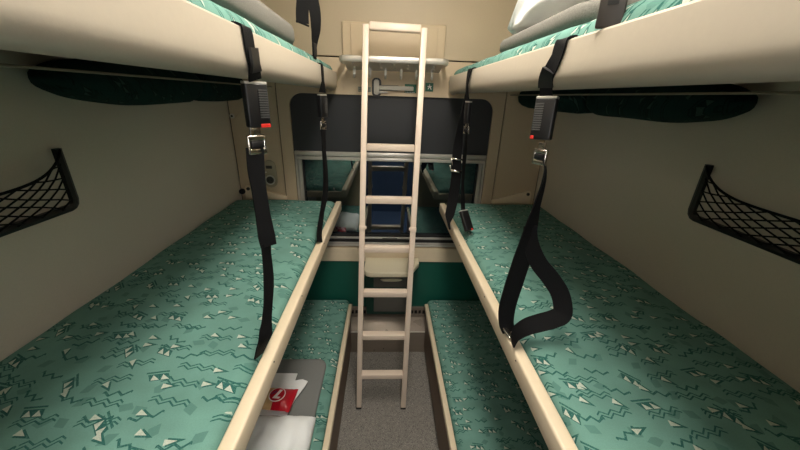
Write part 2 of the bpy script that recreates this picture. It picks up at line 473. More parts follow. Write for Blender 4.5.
def upper_berth(s, label):
    t = thing('upper_berth', label, 'berth', (s*.6, 1., 1.76), 'green berths with cream rails')
    # front shell: profile with rounded underside, rounded far end
    prof = [(.0, 1.846), (.004, 1.850), (.016, 1.850), (.018, 1.842), (.018, 1.80)]+[(.046, 1.782), (.046, 1.765)]
    prof += [(.028+.028*math.cos(math.radians(a)), 1.793+.028*math.sin(math.radians(a))) for a in (270, 252, 234, 216, 198, 180)]
    b2 = bmesh.new(); rings = []
    ys = [(.03, 0), (1.86, 0), (1.895, .002), (1.918, .008), (1.933, .018), (1.94, .032)]
    for y, ins in ys:
        rings.append([b2.verts.new((s*(BX+max(px, ins)+(.0 if px > ins else 0)), y, pz-(.0 if y < 1.9 else ins*.25))) for px, pz in prof])
    for A, B in zip(rings, rings[1:]):
        for k in range(len(prof)): b2.faces.new((A[k], A[(k+1) % len(prof)], B[(k+1) % len(prof)], B[k]))
    b2.faces.new(rings[0]); b2.faces.new(list(reversed(rings[-1])))
    m = MB(); m.join(b2)
    build('rail', m, 'berth', t, smooth=38)
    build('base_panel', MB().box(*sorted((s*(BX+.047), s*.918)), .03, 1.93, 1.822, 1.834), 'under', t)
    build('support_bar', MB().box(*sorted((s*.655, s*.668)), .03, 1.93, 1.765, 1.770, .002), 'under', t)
    m = MB(); m.pad(*sorted((s*(BX+.019), s*.915)), .04, 1.90, 1.835, 1.884, 20, 60, .03, .008, .004, 7., 11*s)
    build('mattress', m, 'fabric', t, smooth=True)
    c = MB(); c.cyl((s*(BX+.0035), 1.905, 1.818), (1, 0, 0), .012, .004, 20)
    build('end_plug', c, 'outlet', t)
    return t
upper_berth(-1, 'upper berth on the left holding a grey wool blanket')
upper_berth(1, 'upper berth on the right holding a crumpled white pillow and blanket')

LX = .25
def lower_bench(s, label):
    t = thing('lower_bench', label, 'bench', (s*.58, 1., 0), 'lower bench berths')
    r = MB(); r.box(*sorted((s*LX, s*(LX+.026))), .0, 1.888, .366, .402, .005, 3)
    build('rail', r, 'rail', t, smooth=40)
    b = MB(); b.box(*sorted((s*(LX+.012), s*.9)), .0, 1.852, .06, .365); b.box(*sorted((s*(LX+.04), s*.9)), .0, 1.852, 0, .06)
    build('base', b, 'base', t)
    m = MB(); m.pad(*sorted((s*(LX+.027), s*.917)), .0, 1.935, .3655, .412, 22, 56, .03, .014, .004, 6., 20*s)
    build('mattress', m, 'fabric', t, smooth=True)
    return t
lower_bench(-1, 'lower bench on the left, with grey blanket and pillow on it')
lower_bench(1, 'empty lower bench on the right, in the shade of the berth above')

# padded rolls on the side walls under the upper berths
def head_cushion(s, y0, y1, zb, zt, label, near_taper=True, d=.15):
    m = MB(); b2 = bmesh.new(); n = 26; rings = []
    for i in range(n+1):
        t = i/n; y = y0+(y1-y0)*t
        a = 1.
        k = min(1, t*(y1-y0)/(.30 if near_taper else .05)); a *= max(0, 1-(1-k)**2.2)**.5
        k = min(1, (1-t)*(y1-y0)/.075); a *= max(0, 1-(1-k)**2.2)**.5
        a = max(a, .05)
        ring = []
        sag = 1+.05*math.sin(t*5+s)
        for j in range(16):
            ang = 2*PI*j/16; ca, sa = math.cos(ang), math.sin(ang)
            px = d*.5*math.copysign(abs(ca)**.7, ca); pz = .5*math.copysign(abs(sa)**.8, sa)
            z = zt-(zt-zb)*.5*(1 if True else a)+(zt-zb)*pz*a*(sag if sa < 0 else 1)
            ring.append(b2.verts.new((s*(.9195-d/2+px*min(1, a+.25)), y, z)))
        rings.append(ring)
    for A, B in zip(rings, rings[1:]):
        for k in range(16): b2.faces.new((A[k], A[(k+1) % 16], B[(k+1) % 16], B[k]))
    b2.faces.new(rings[0]); b2.faces.new(list(reversed(rings[-1])))
    m.join(b2)
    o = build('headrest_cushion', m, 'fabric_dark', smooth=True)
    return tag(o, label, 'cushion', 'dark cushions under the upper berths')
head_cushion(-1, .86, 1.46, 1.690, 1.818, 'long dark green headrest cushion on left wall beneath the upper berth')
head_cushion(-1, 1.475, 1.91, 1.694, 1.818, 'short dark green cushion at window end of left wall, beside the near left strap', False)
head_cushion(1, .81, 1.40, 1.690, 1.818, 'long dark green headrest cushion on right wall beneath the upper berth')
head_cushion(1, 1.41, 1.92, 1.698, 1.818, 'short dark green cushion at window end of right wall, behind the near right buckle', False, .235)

# ------------------------------------------------------------------ bedding
def soft_slab(x0, x1, y0, y1, z0, z1, rc, seed, amp=.003):
    """folded blanket: rounded corners in plan and rounded edges"""
    m = MB(); pl = rrect(x0, x1, y0, y1, rc, 8); b2 = bmesh.new(); h = z1-z0; rings = []
    cx, cy = (x0+x1)/2, (y0+y1)/2
    for f, zz in ((.012, 0), (.0, .25), (0., .7), (.008, .93), (.02, 1.), (.05, 1.01)):
        ring = []
        for p in pl:
            d = Vector((cx-p[0], cy-p[1])); d.normalize()
            q = Vector(p)+d*f
            nz = amp*noise.noise(Vector((q.x*7, q.y*7, seed+zz)))
            ring.append(b2.verts.new((q.x, q.y, z0+h*zz+(nz if zz > .5 else 0))))
        rings.append(ring)
    for A, B in zip(rings, rings[1:]):
        for k in range(len(pl)): b2.faces.new((A[k], A[(k+1) % len(pl)], B[(k+1) % len(pl)], B[k]))
    b2.faces.new(list(reversed(rings[0])))
    c = b2.verts.new((cx, cy, z0+h*1.02))
    R = rings[-1]
    for k in range(len(R)): b2.faces.new((R[k], R[(k+1) % len(R)], c))
    m.join(b2); return m
def _tail(m_):
    for v in m_.b.verts:
        q = v.co.copy(); t = min(1, max(0, (q.y-.38)/.34)); t = t*t*(3-2*t)
        fold = .055*noise.noise(Vector((q.x*1.3+q.y*2.2, q.y*.8-q.z, 4)))+.035*noise.noise(Vector((q.x*4+q.y*3.5, q.y*1.5+q.z*2, 9)))
        hz = .105*(1-.74*t); zc = 2.045-.078*t
        v.co = Vector((.60+q.x*.225+fold*.35*(1-abs(q.x)*.3)-.022*t, .985+q.y*.40+fold*.25, zc+q.z*hz+fold*.38))
        v.co.z = max(v.co.z, 1.9385)
m = soft_slab(-.86, -.35, .25, 1.345, 1.8935, 1.955, .09, 1, .006)
tag(build('wool_blanket', m, 'wool', smooth=True), 'grey wool blanket folded along the edge of the left upper berth', 'blanket')
m = MB(); m.pad(-.84, -.46, .55, 1.30, 1.962, 2.03, 14, 24, .05, .03, .01, 6, 2)
tag(build('pillow', m, 'white', smooth=True), 'white pillow on the left upper berth, only its corner showing', 'pillow')
m = soft_slab(.36, .86, .72, 1.345, 1.8935, 1.937, .08, 4, .004)
tag(build('wool_blanket', m, 'wool', smooth=True), 'grey blanket under the crumpled white pillow on the right upper berth', 'blanket')
m = MB(); m.blob((0, 0, 0), (1, 1, 1), 3.2, 140, 96, .05, 3.0, 3)
_tail(m)
tag(build('pillow', m, 'white', smooth=True), 'big crumpled white pillow on the right upper berth', 'pillow')
m = soft_slab(-.74, -.325, .55, 1.335, .432, .452, .05, 8, .003)
tag(build('fleece_blanket', m, 'felt', smooth=True), 'flat folded dark grey blanket on the lower left bench', 'blanket')
m = MB(); m.pad(-.80, -.315, .55, .985, .456, .505, 40, 40, .05, .025, .022, 9, 5)
tag(build('pillow', m, 'white', smooth=True), 'white pillow at the near end of the lower left bench', 'pillow')

def sheet(name, poly, z, label, seed, th=.004):
    b2 = bmesh.new(); vs = [b2.verts.new((p[0], p[1], z)) for p in poly]; f = b2.faces.new(vs)
    bmesh.ops.triangulate(b2, faces=[f])
    bmesh.ops.subdivide_edges(b2, edges=b2.edges[:], cuts=5, use_grid_fill=True)
    for v in b2.verts: v.co.z += .006*abs(noise.noise(Vector((v.co.x*18, v.co.y*18, seed))))
    ex = bmesh.ops.extrude_face_region(b2, geom=b2.faces[:])
    bmesh.ops.translate(b2, vec=(0, 0, th), verts=[g_ for g_ in ex['geom'] if isinstance(g_, bmesh.types.BMVert)])
    m = MB(); m.join(b2)
    return tag(build(name, m, 'paper', smooth=40), label, 'napkin')
sheet('paper_napkin', [(-.64, 1.03), (-.47, 1.01), (-.452, 1.12), (-.452, 1.225), (-.62, 1.228)], .4585, 'square white paper napkin behind the red snack packet', 1)
sheet('paper_napkin', [(-.62, 1.00), (-.52, .992), (-.437, .992), (-.425, 1.06), (-.395, 1.14), (-.388, 1.168), (-.415, 1.178), (-.45, 1.172), (-.47, 1.185), (-.61, 1.16)], .470, 'crumpled white paper napkin lying under the red snack packet', 4)

# snack packet
pk = thing('snack_packet', 'red and tan foil snack packet with a round white-ringed logo', 'snack', (-.512, 1.052, .483))
ang = -.10; Mz = Matrix.Translation((-.512, 1.052, .499)) @ Matrix.Rotation(ang, 4, 'Z') @ Matrix.Scale(1.14, 4)
def packet_half(xa, xb, na):
    b2 = bmesh.new(); n = 18; top = []; bot = []
    for i in range(n+1):
        x = xa+(xb-xa)*i/n; d = min(x+.085, .082-x)
        h = .016*min(1, max(0, (d-.008))/.03)**.6 + .001 if d > .008 else .001
        rt, rb = [], []
        for j in range(11):
            v = -1+2*j/10
            w = .0475+(.003 if d <= .012 else 0)
            zz = h*max(0, 1-abs(v)**2.4)+.0008
            k = .0018*noise.noise(Vector((x*60, v*3, 2)))*(1 if h > .004 else .3)
            rt.append(b2.verts.new((x, v*w, zz+k))); rb.append(b2.verts.new((x, v*w, -zz*.9)))
        top.append(rt); bot.append(rb)
    for i in range(n):
        for j in range(10):
            b2.faces.new((top[i][j], top[i+1][j], top[i+1][j+1], top[i][j+1]))
            b2.faces.new((bot[i][j], bot[i][j+1], bot[i+1][j+1], bot[i+1][j]))
        for A in (0, 10): b2.faces.new((top[i][A], bot[i][A], bot[i+1][A], top[i+1][A]))
    for e in (0, n): 
        for j in range(10): b2.faces.new((top[e][j], top[e][j+1], bot[e][j+1], bot[e][j]))
    m_ = MB(); m_.join(b2, Mz); return m_
build('tan_wrapper', packet_half(-.085, .012, 0), 'wrapper_tan', pk, smooth=50)
build('red_wrapper', packet_half(.012, .082, 1), 'wrapper_red', pk, smooth=50)
def flat(polys, z, lx, ly):
    m_ = MB()
    for pl in polys:
        t_ = MB(); t_.prism([(lx+p[0], ly+p[1]) for p in pl], 'z', z, z+.0012); m_.join(t_.b, Mz)
    return m_
circ = lambda r, n=28: [(r*math.cos(2*PI*i/n), r*math.sin(2*PI*i/n)) for i in range(n)]
lx, ly = .018, .004
lg = build('logo', flat([circ(.031)], .0185, lx, ly), 'ink_white', pk)
build('logo_disc', flat([circ(.0275)], .0192, lx, ly), 'wrapper_red', lg)
build('logo_mark', flat([[(.003, .021), (.014, .021), (.003, -.010), (.017, -.010), (.014, -.018), (-.012, -.018)]], .0199, lx, ly), 'ink_white', lg)
build('logo_lettering', flat([[(-.021+.0042*k, -.003+.0035*k), (-.018+.0042*k, -.0005+.0035*k), (-.020+.0042*k, .004+.0035*k), (-.023+.0042*k, .0015+.0035*k)] for k in range(4)], .0206, lx, ly), 'ink_blue', lg)

# ------------------------------------------------------------------ net pockets
def net_pocket(s, label):
    X = s*(WX-.006); Xo = s*(WX-.045); ya, yb = .30, .912; zb, zt = 1.423, 1.583
    t = thing('net_pocket', label, 'net pocket', (s*WX, .57, 1.42), 'net pockets')
    f = MB()
    def path(): 
        return [(ya, zt), (ya, zb+.02)]+[(ya+.02-.02*math.cos(a), zb+.02-.02*math.sin(a)) for a in (.5, 1.)]+[(ya+.02, zb), (yb-.02, zb)]+[(yb-.02+.02*math.sin(a), zb+.02-.02*math.cos(a)) for a in (.5, 1.)]+[(yb, zb+.02), (yb, zt)]
    P = path(); W = .009; b2 = bmesh.new(); rings = []
    for i, p in enumerate(P):
        a, b = P[max(i-1, 0)], P[min(i+1, len(P)-1)]; d = Vector((b[0]-a[0], b[1]-a[1])).normalized(); nn = Vector((-d.y, d.x))
        rings.append([b2.verts.new((xx, p[0]+nn.x*o_, p[1]+nn.y*o_)) for xx, o_ in ((s*WX-s*.0005, -W), (s*WX-s*.012, -W), (s*WX-s*.016, 0), (s*WX-s*.012, W), (s*WX-s*.0005, W))])
    for A, B in zip(rings, rings[1:]):
        for k in range(5): b2.faces.new((A[k], A[(k+1) % 5], B[(k+1) % 5], B[k]))
    b2.faces.new(rings[0]); b2.faces.new(list(reversed(rings[-1]))); f.join(b2)
    build('frame', f, 'plastic', t)
    # elastic top cord sags along a catenary; net surface bulges off the wall
    def topz(u): return zb+.090+.066*abs(2*u-1)**5
    def surf(u, v):       # u along, v from bar up to cord
        z = zb+.004+(topz(u)-zb-.004)*v
        bul = .030*math.sin(PI*u)**.6*(.25+.75*v) if 0 < u < 1 else 0
        return (s*(WX-.014-bul), ya+(yb-ya)*u, z)
    c = MB(); c.tube([surf(i/40, 1) for i in range(41)], .0034, 7); build('elastic_cord', c, 'web', t, smooth=True)
    n = MB(); K = 11
    for k in range(-7, K+1):
        for sg in (1, -1):
            pts = []
            for i in range(9):
                v = i/8; u = (k+sg*v*4.2+(4.2 if sg < 0 else 0))/K
                u += .006*math.sin(k*2.1+v*5)
                if -.001 <= u <= 1.001: pts.append(surf(min(1, max(0, u)), v))
            if len(pts) > 1: n.tube(pts, .0021, 5)
    build('netting', n, 'web', t, smooth=True)
net_pocket(-1, 'black net pocket on left wall over the middle berth')
net_pocket(1, 'black net pocket on right wall over the middle berth')

# ------------------------------------------------------------------ ladder
ld = thing('ladder', 'cream metal ladder standing in the aisle before the window', 'ladder', (-.04, 1.41, 0))
F = Vector((-.041, 1.403, 0)); T = Vector((.0, 1.757, 2.045)); up = (T-F).normalized()
ax = Vector((1, 0, 0)); ax = (ax-up*ax.dot(up)).normalized(); ay = up.cross(ax).normalized()
for sg in (-1, 1):
    a = F+ax*sg*.132; b = T+ax*sg*.137; d = (b-a); c = (a+b)/2; dz = d.normalized(); axx = (ax-dz*ax.dot(dz)).normalized()
    st = build('stile', MB().obox(c+dz*.006, axx, dz.cross(axx), dz, .0145, .013, d.length/2-.006, .003), 'ladder', ld, smooth=40)
    build('rubber_foot', MB().obox(a+dz*.0075, axx, dz.cross(axx), dz, .0155, .014, .006, .002), 'gasket', st)
    q = a+dz*(1.105/d.length*d.length)
    cl = MB(); cl.obox(q-axx*sg*.0+dz.cross(axx)*-.003, axx, dz.cross(axx), dz, .0165, .015, .013, .003)
    cl.cyl(q+axx*sg*-.018, axx, .008, .008, 16)
    build('hinge_clip', cl, 'ladder', st, smooth=40)
for z in (.224, .472, .728, .978, 1.238, 1.5):
    k = z/T.z; c = F+(T-F)*k
    build('rung', MB().obox(c, (1, 0, 0), (0, 1, 0), (0, 0, 1), .1195, .021, .0165, .004), 'ladder', ld, smooth=40)
tb = MB(); tb.obox(T-up*.004, ax, ay, up, .123, .012, .019, .008, 3)
build('top_bar', tb, 'ladder', ld, smooth=40)

# ------------------------------------------------------------------ coat rack
cr = thing('coat_rack', 'cream and aluminium coat rack with hooks above the window', 'coat rack', (0, 1.87, 1.83))
pl = MB(); pl.box(-.27, .268, 1.922, 1.943, 1.932, 2.09, .006, 3); pl.box(-.225, .225, 1.912, 1.923, 1.932, 2.078, .004)
build('back_plate', pl, 'panel', cr, smooth=40)
plan = [(-.275, 1.94), (-.275, 1.85)]+arc(-.225, 1.82, .05, 180, 270, 6)+arc(.225, 1.82, .05, 270, 360, 6)+[(.275, 1.85), (.275, 1.94)]
def rim(mb, off, z0, z1, wi):
    b2 = bmesh.new(); n = len(plan)
    def ofs(d): 
        o = []
        for i, p in enumerate(plan):
            a, b = plan[max(i-1, 0)], plan[min(i+1, n-1)]; t_ = Vector((b[0]-a[0], b[1]-a[1])).normalized(); nn = Vector((-t_.y, t_.x))
            o.append((p[0]+nn.x*d, p[1]+nn.y*d))
        return o
    A, B = ofs(0), ofs(wi); R = []
    for p, q in zip(A, B):
        R.append([b2.verts.new((x, y, z)) for x, y, z in ((p[0], p[1], z0+.006), (p[0], p[1], z1-.006), (p[0]*.8+q[0]*.2, p[1]*.8+q[1]*.2, z1), (q[0], q[1], z1), (q[0], q[1], z0), (p[0]*.8+q[0]*.2, p[1]*.8+q[1]*.2, z0))])
    for P_, Q_ in zip(R, R[1:]):
        for k in range(6): b2.faces.new((P_[k], P_[(k+1) % 6], Q_[(k+1) % 6], Q_[k]))
    b2.faces.new(R[0]); b2.faces.new(list(reversed(R[-1]))); mb.join(b2)
tr = MB(); rim(tr, 0, 1.893, 1.921, .02)
build('tray_rim', tr, 'alu', cr, smooth=50)
tp = MB(); tp.prism([(1.79, 1.897), (1.938, 1.866), (1.938, 1.874), (1.79, 1.905)], 'x', -.25, .25, .002)
build('tray', tp, 'alu', cr)
for i in range(6):
    x = -.208+.0825*i; h = MB()
    h.box(x-.007, x+.007, 1.892, 1.898, 1.832, 1.876, .002); h.tube([(x, 1.895, 1.836), (x, 1.886, 1.829), (x, 1.876, 1.832), (x, 1.873, 1.842)], .005, 8)
    build('hook', h, 'alu', cr, smooth=40)
for i in range(7):
    x = -.207+.069*i
    for dx_, y_, z_ in ((0, 1.82, 1.889), (.004, 1.875, 1.8775)):
        build('screw', MB().cyl((x+dx_, y_, z_), (0, -.2, 1), .0075, .006, 12, .004), 'nickel', cr, smooth=40)

# ------------------------------------------------------------------ emergency hammer, signs
em = thing('emergency_hammer', 'grey emergency hammer in a black holder above the blind', 'hammer', (0, YB-.02, 1.74))
ho = MB(); ho.prism(rrect(-.118, -.066, 1.736, 1.832, .022), 'y', YB-.008, YB-.0005); ho.box(-.07, .03, YB-.008, YB-.0005, 1.768, 1.797, .004)
build('holder', ho, 'plastic', em, smooth=40)
hd = MB(); hd.prism(rrect(-.106, -.078, 1.746, 1.823, .012), 'y', YB-.026, YB-.009, .004)
build('head', hd, 'hammer', em, smooth=40)
hn = MB(); hn.box(-.079, .112, YB-.025, YB-.010, 1.770, 1.794, .005, 3)
build('handle', hn, 'hammer', em, smooth=40)
hc = MB(); hc.prism([(-.076, 1.766), (-.03, 1.764), (-.03, 1.757), (-.076, 1.752)], 'y', YB-.022, YB-.009, .002)
build('clip', hc, 'hammer', em)
def person_mark(mb, x, z, k, y):
    for q in ([(-.3, .9), (.0, 1.), (.1, .6), (-.2, .5)], [(-.9, .35), (.7, .45), (.7, .2), (-.9, .1)], [(-.2, .3), (.25, .2), (.75, -.8), (.45, -.9), (.1, -.2)], [(-.3, .2), (.0, .1), (-.5, -.8), (-.8, -.7)]):
        mb.prism([(x+p[0]*k, z+p[1]*k) for p in q], 'y', y, y+.0006)
s1 = thing('safety_sign', 'small square green safety sign right of the ladder', 'sign', (.2, YB, 1.77))
build('plate', MB().box(.179, .223, YB-.0025, YB-.0003, 1.772, 1.816), 'sign_green', s1)
pm = MB(); person_mark(pm, .203, 1.794, .014, YB-.0034); build('pictogram', pm, 'ink_white', s1)
s2 = thing('safety_sign', 'green safety sign partly covered by the hammer handle', 'sign', (.1, YB, 1.76))
build('plate', MB().box(.064, .128, YB-.0025, YB-.0003, 1.760, 1.806), 'sign_green', s2)
pm = MB()
for i in range(6): pm.box(.068+.009*i, .074+.009*i, YB-.0034, YB-.0028, 1.7625, 1.7665)
build('lettering', pm, 'ink_white', s2)
s3 = thing('label_plate', 'small grey label with printed lines left of the hammer', 'label', (-.16, YB, 1.75))
build('plate', MB().box(-.195, -.122, YB-.0025, YB-.0003, 1.753, 1.785), 'sign_grey', s3)
pm = MB()
for r_ in range(3):
    for i in range(7): pm.box(-.190+.009*i, -.184+.009*i+(.001 if (i+r_) % 3 else -.001), YB-.0034, YB-.0028, 1.758+.009*r_, 1.762+.009*r_)
build('lettering', pm, 'socket', s3)

# ------------------------------------------------------------------ outlet, brackets, screws on the corner panels
ot = thing('power_outlet', 'oblong grey power outlet on the corner panel left of window', 'outlet', (-.727, YB, 1.2))
build('plate', MB().prism(rrect(-.766, -.688, 1.203, 1.368, .038), 'y', YB-.010, YB-.0005, .002), 'outlet', ot, smooth=40)
build('charging_slot', MB().prism(rrect(-.745, -.709, 1.318, 1.336, .003), 'y', YB-.0125, YB-.0105), 'socket', ot)
sk = MB(); sk.cyl((-.727, YB-.0125, 1.250), (0, 1, 0), .030, .004, 28); so = build('socket', sk, 'alu', ot, smooth=40)
sk = MB(); sk.cyl((-.727, YB-.0155, 1.250), (0, 1, 0), .022, .002, 28); build('socket_well', sk, 'socket', so, smooth=40)
sk = MB(); sk.cyl((-.737, YB-.0172, 1.250), (0, 1, 0), .003, .001, 10); sk.cyl((-.717, YB-.0172, 1.250), (0, 1, 0), .003, .001, 10); build('contact_hole', sk, 'gasket', so)
build('indicator', MB().cyl((-.748, YB-.0115, 1.296), (0, 1, 0), .004, .002, 10), 'ink_white', ot)
for s, lab in ((-1, 'cream wedge bracket on the corner panel under the power outlet'), (1, 'cream wedge bracket with a bolt on the right corner panel')):
    t = thing('berth_bracket', lab, 'bracket', (s*.75, YB, 1.13), 'wedge brackets')
    m = MB(); m.prism([(s*.640, 1.13), (s*.885, 1.13), (s*.885, 1.196), (s*.875, 1.214), (s*.855, 1.212), (s*.640, 1.150)], 'y', YB-.018, YB-.0005, .003)
    build('plate', m, 'rail', t, smooth=40)
    c = MB(); c.cyl((s*.862, YB-.021, 1.195), (0, 1, 0), .010, .006, 16); b_ = build('bolt', c, 'socket', t, smooth=40)
    build('bolt_hole', MB().cyl((s*.862, YB-.0245, 1.195), (0, 1, 0), .004, .001, 8), 'gasket', b_)
t = thing('wall_latch', 'small metal latch bolted high on the left corner panel', 'latch', (-.88, YB, 1.6))
m = MB(); m.obox((-.862, YB-.003, 1.636), (.75, 0, .66), (0, 1, 0), (-.66, 0, .75), .052, .0025, .014, .002); build('plate', m, 'panel', t)
c = MB(); c.cyl((-.897, YB-.009, 1.610), (0, 1, 0), .013, .006, 18); b_ = build('bolt', c, 'alu', t, smooth=40)
build('bolt_hole', MB().cyl((-.897, YB-.0125, 1.610), (0, 1, 0), .006, .001, 8), 'gasket', b_)
m = MB(); m.blob((-.898, YB-.022, 1.178), (.018, .02, .016), 2.2, 16, 12); m.cyl((-.898, YB-.006, 1.178), (0, 1, 0), .008, .012, 12)
tag(build('rubber_buffer', m, 'gasket', smooth=40), 'black rubber buffer in the left corner at mattress level', 'buffer')

# ------------------------------------------------------------------ table, bin, heater cover
tbm = MB(); tbm.prism([(-.158, YB-.0135)]+[(-.158, 1.78)]+arc(-.118, 1.77, .04, 180, 270, 6)+[(.105, 1.73), (.125, 1.738), (.192, 1.86), (.195, YB-.0135)], 'z', .706, .738, .006, 3)
tag(build('fold_table', tbm, 'table', smooth=40), 'small cream wall table with a cut corner under the window', 'table')
bn = thing('waste_bin', 'dark green waste bin with grey flap below the wall table', 'bin', (0, 1.88, .36))
b = MB(); b.prism([(YB-.0005, .37), (1.87, .352), (1.825, .362), (1.81, .39), (1.80, .704), (YB-.0005, .704)], 'x', -.150, .150, .006, 3)
body = build('body', b, 'greenbox', bn, smooth=40)
fl = MB(); fl.obox((.012, 1.798, .645), (1, 0, 0), (0, 1, .03), (0, -.03, 1), .112, .004, .052, .003); flp = build('flap', fl, 'flap', bn, smooth=40)
fl = MB(); fl.obox((.012, 1.8015, .485), (1, 0, 0), (0, 1, .03), (0, -.03, 1), .112, .004, .085, .003); build('front_panel', fl, 'flap', bn, smooth=40)
hp = MB(); hp.prism([(.012+.07*math.cos(a), .655+(.012 if math.sin(a) < 0 else .005)*math.sin(a)) for a in [2*PI*i/28 for i in range(28)]], 'y', 1.782, 1.7935, .003); build('handle', hp, 'table', flp, smooth=40)

ht = thing('heater_cover', 'stepped stainless steel heater cover on the floor below window', 'heater cover', (0, 1.9, 0))
h = MB(); h.prism([(1.862, 0), (1.862, .178), (1.868, .184), (1.938, .252), (1.938, 0)], 'x', -.42, .42, .003)
build('casing', h, 'steel', ht, smooth=40)
h = MB(); h.box(-.42, .42, 1.936, 1.9485, .312, .337); h.box(-.42, .42, 1.936, 1.9485, .253, .274)
for i in range(30): x = -.413+.0285*i; h.box(x-.0045, x+.0045, 1.938, 1.9485, .274, .312)
build('vent_grille', h, 'steel', ht)
build('vent_recess', MB().box(-.42, .42, 1.9486, 1.9496, .254, .336), 'gasket', ht)
h = MB(); h.box(-.42, .42, 1.8585, 1.8615, .176, .186, .0014); build('edge_strip', h, 'nickel', ht)
build('screw', MB().cyl((-.03, 1.8615, .03), (0, 1, 0), .004, .002, 10), 'gasket', ht)

# ------------------------------------------------------------------ straps
Yd = (0, 1, 0)
def buckle(parent, c, wd, h=.088, w=.046, th=.021, ribs=True, name='buckle', btn=True, bw=.22, bo=.22, tilt=(0, 0, 1)):
    az = Vector(tilt).normalized(); ax_ = Vector(wd); ax_ = (ax_-az*ax_.dot(az)).normalized(); ay_ = az.cross(ax_)
    m = MB(); m.obox(c, ax_, ay_, az, w/2, th/2, h/2, .004, 3)
    bk = build(name, m, 'plastic', parent, smooth=40)
    C_ = Vector(c)
    cp = MB(); cp.obox(C_+az*(h/2+.001), ax_, ay_, az, w/2*.96, th/2*.9, .0025, .001); build('metal_edge', cp, 'alu', bk)
    if ribs:
        r = MB()
        for i in range(12):
            for sg in (-1, 1): r.obox(C_+az*(-.26*h+i*.056*h)+ax_*(w*.24)+ay_*sg*(th/2+.0008), ax_, ay_, az, w*.20, .0012, h*.014)
        build('grip_ribs', r, 'rib', bk)
    if btn:
        m = MB(); m.obox(C_-az*(h/2-.004)+ax_*(w*bo), ax_, ay_, az, w*bw, th/2+.0018, .0038, .0012)
        build('release_button', m, 'red', bk)
    return bk
def tongue(parent, c, wd, h=.052, w=.040, tilt=(0, 0, 1)):
    az = Vector(tilt).normalized(); ax_ = Vector(wd); ax_ = (ax_-az*ax_.dot(az)).normalized(); ay_ = az.cross(ax_); C_ = Vector(c)
    m = MB()
    m.obox(C_+az*h*.36, ax_, ay_, az, w*.28, .0016, h*.16, .001)
    m.obox(C_+az*h*.12, ax_, ay_, az, w*.5, .0045, h*.11, .003, 3)
    m.obox(C_-az*h*.38, ax_, ay_, az, w*.5, .0045, h*.12, .003, 3)
    for sg in (-1, 1): m.obox(C_-az*h*.13+ax_*sg*w*.42, ax_, ay_, az, w*.085, .0045, h*.36, .003, 3)
    tg = build('tongue', m, 'chrome', parent, smooth=40)
    b_ = MB(); b_.obox(C_-az*h*.12, ax_, ay_, az, w*.33, .0075, h*.13, .003); build('slide_bar', b_, 'plastic', tg, smooth=40)
    return tg
# near left
t = thing('safety_strap', 'black strap with long buckle near the front of the left berths', 'strap', (-.31, .70, 1.17), 'safety straps between the berths')
m = MB(); m.ribbon([(-.3178, .70, 1.843), (-.313, .702, 1.8525), (-.303, .703, 1.8528), (-.2975, .704, 1.846), (-.2972, .708, 1.81), (-.296, .712, 1.785), (-.30, .722, 1.762)], [Yd, Yd, Yd, Yd, Yd, (.15, 1, 0), (.45, .9, 0)], [.047]*5+[.036, .03], .003)
build('upper_webbing', m, 'web', t, smooth=50)
sm = MB(); sm.ribbon([(-.2905, .707, 1.818), (-.291, .710, 1.79), (-.293, .713, 1.776)], [Yd, Yd, (.2, 1, 0)], [.04, .038, .034], .005); build('stitched_fold', sm, 'plastic', t, smooth=50)
buckle(t, (-.306, .728, 1.713), (.72, .69, 0), .086, .047, .022)
tongue(t, (-.312, .72, 1.642), (.72, .69, 0), .056, .040)
m = MB(); m.ribbon([(-.316, .716, 1.628), (-.318, .713, 1.58), (-.3165, .710, 1.54), (-.313, .705, 1.48), (-.309, .70, 1.43), (-.307, .699, 1.405)], [(.85, .5, 0), (.75, .65, 0), (.6, .8, 0), (.65, .75, 0), (.8, .6, 0), (.8, .6, 0)], [.036, .036, .034, .034, .038, .036], .004)
build('lower_webbing', m, 'web', t, smooth=50)
m = MB(); m.ribbon([(-.313, .70, 1.412), (-.3135, .697, 1.38), (-.313, .688, 1.32), (-.314, .67, 1.27), (-.3165, .65, 1.225), (-.316, .632, 1.20), (-.322, .622, 1.18), (-.3335, .62, 1.15)], [(.4, .9, 0), (.2, 1, 0), (.3, 1, 0), (.25, 1, 0), (.3, 1, 0), (.4, 1, 0), (.4, 1, 0), (.4, 1, 0)], [.03, .034, .036, .034, .034, .04, .042, .03], .003)
build('tail_webbing', m, 'web', t, smooth=50)
# far left, lower half
t = thing('safety_strap', 'black strap beside the window, hanging from the left upper berth', 'strap', (-.31, 1.4, 1.17), 'safety straps between the berths')
m = MB(); m.ribbon([(-.3178, 1.46, 1.843), (-.313, 1.46, 1.8525), (-.303, 1.46, 1.8528), (-.2975, 1.46, 1.846), (-.297, 1.462, 1.79), (-.302, 1.462, 1.745)], [Yd]*5+[(.5, .8, 0)], .042, .003)
build('upper_webbing', m, 'web', t, smooth=50)
buckle(t, (-.304, 1.46, 1.692), (.45, .9, 0), .088, .044, .02, btn=False)
tongue(t, (-.305, 1.458, 1.622), (.45, .9, 0), .05, .036)
m = MB(); m.ribbon([(-.305, 1.456, 1.61), (-.306, 1.45, 1.513), (-.304, 1.435, 1.42), (-.306, 1.415, 1.34), (-.314, 1.37, 1.255), (-.317, 1.30, 1.185), (-.312, 1.275, 1.15)], [(.3, 1, 0)]*7, .034, .003)
m.ribbon([(-.311, 1.456, 1.60), (-.302, 1.44, 1.50), (-.296, 1.42, 1.40), (-.298, 1.40, 1.32), (-.311, 1.36, 1.25)], [(.3, 1, 0)]*5, .026, .002)
build('lower_webbing', m, 'web', t, smooth=50)
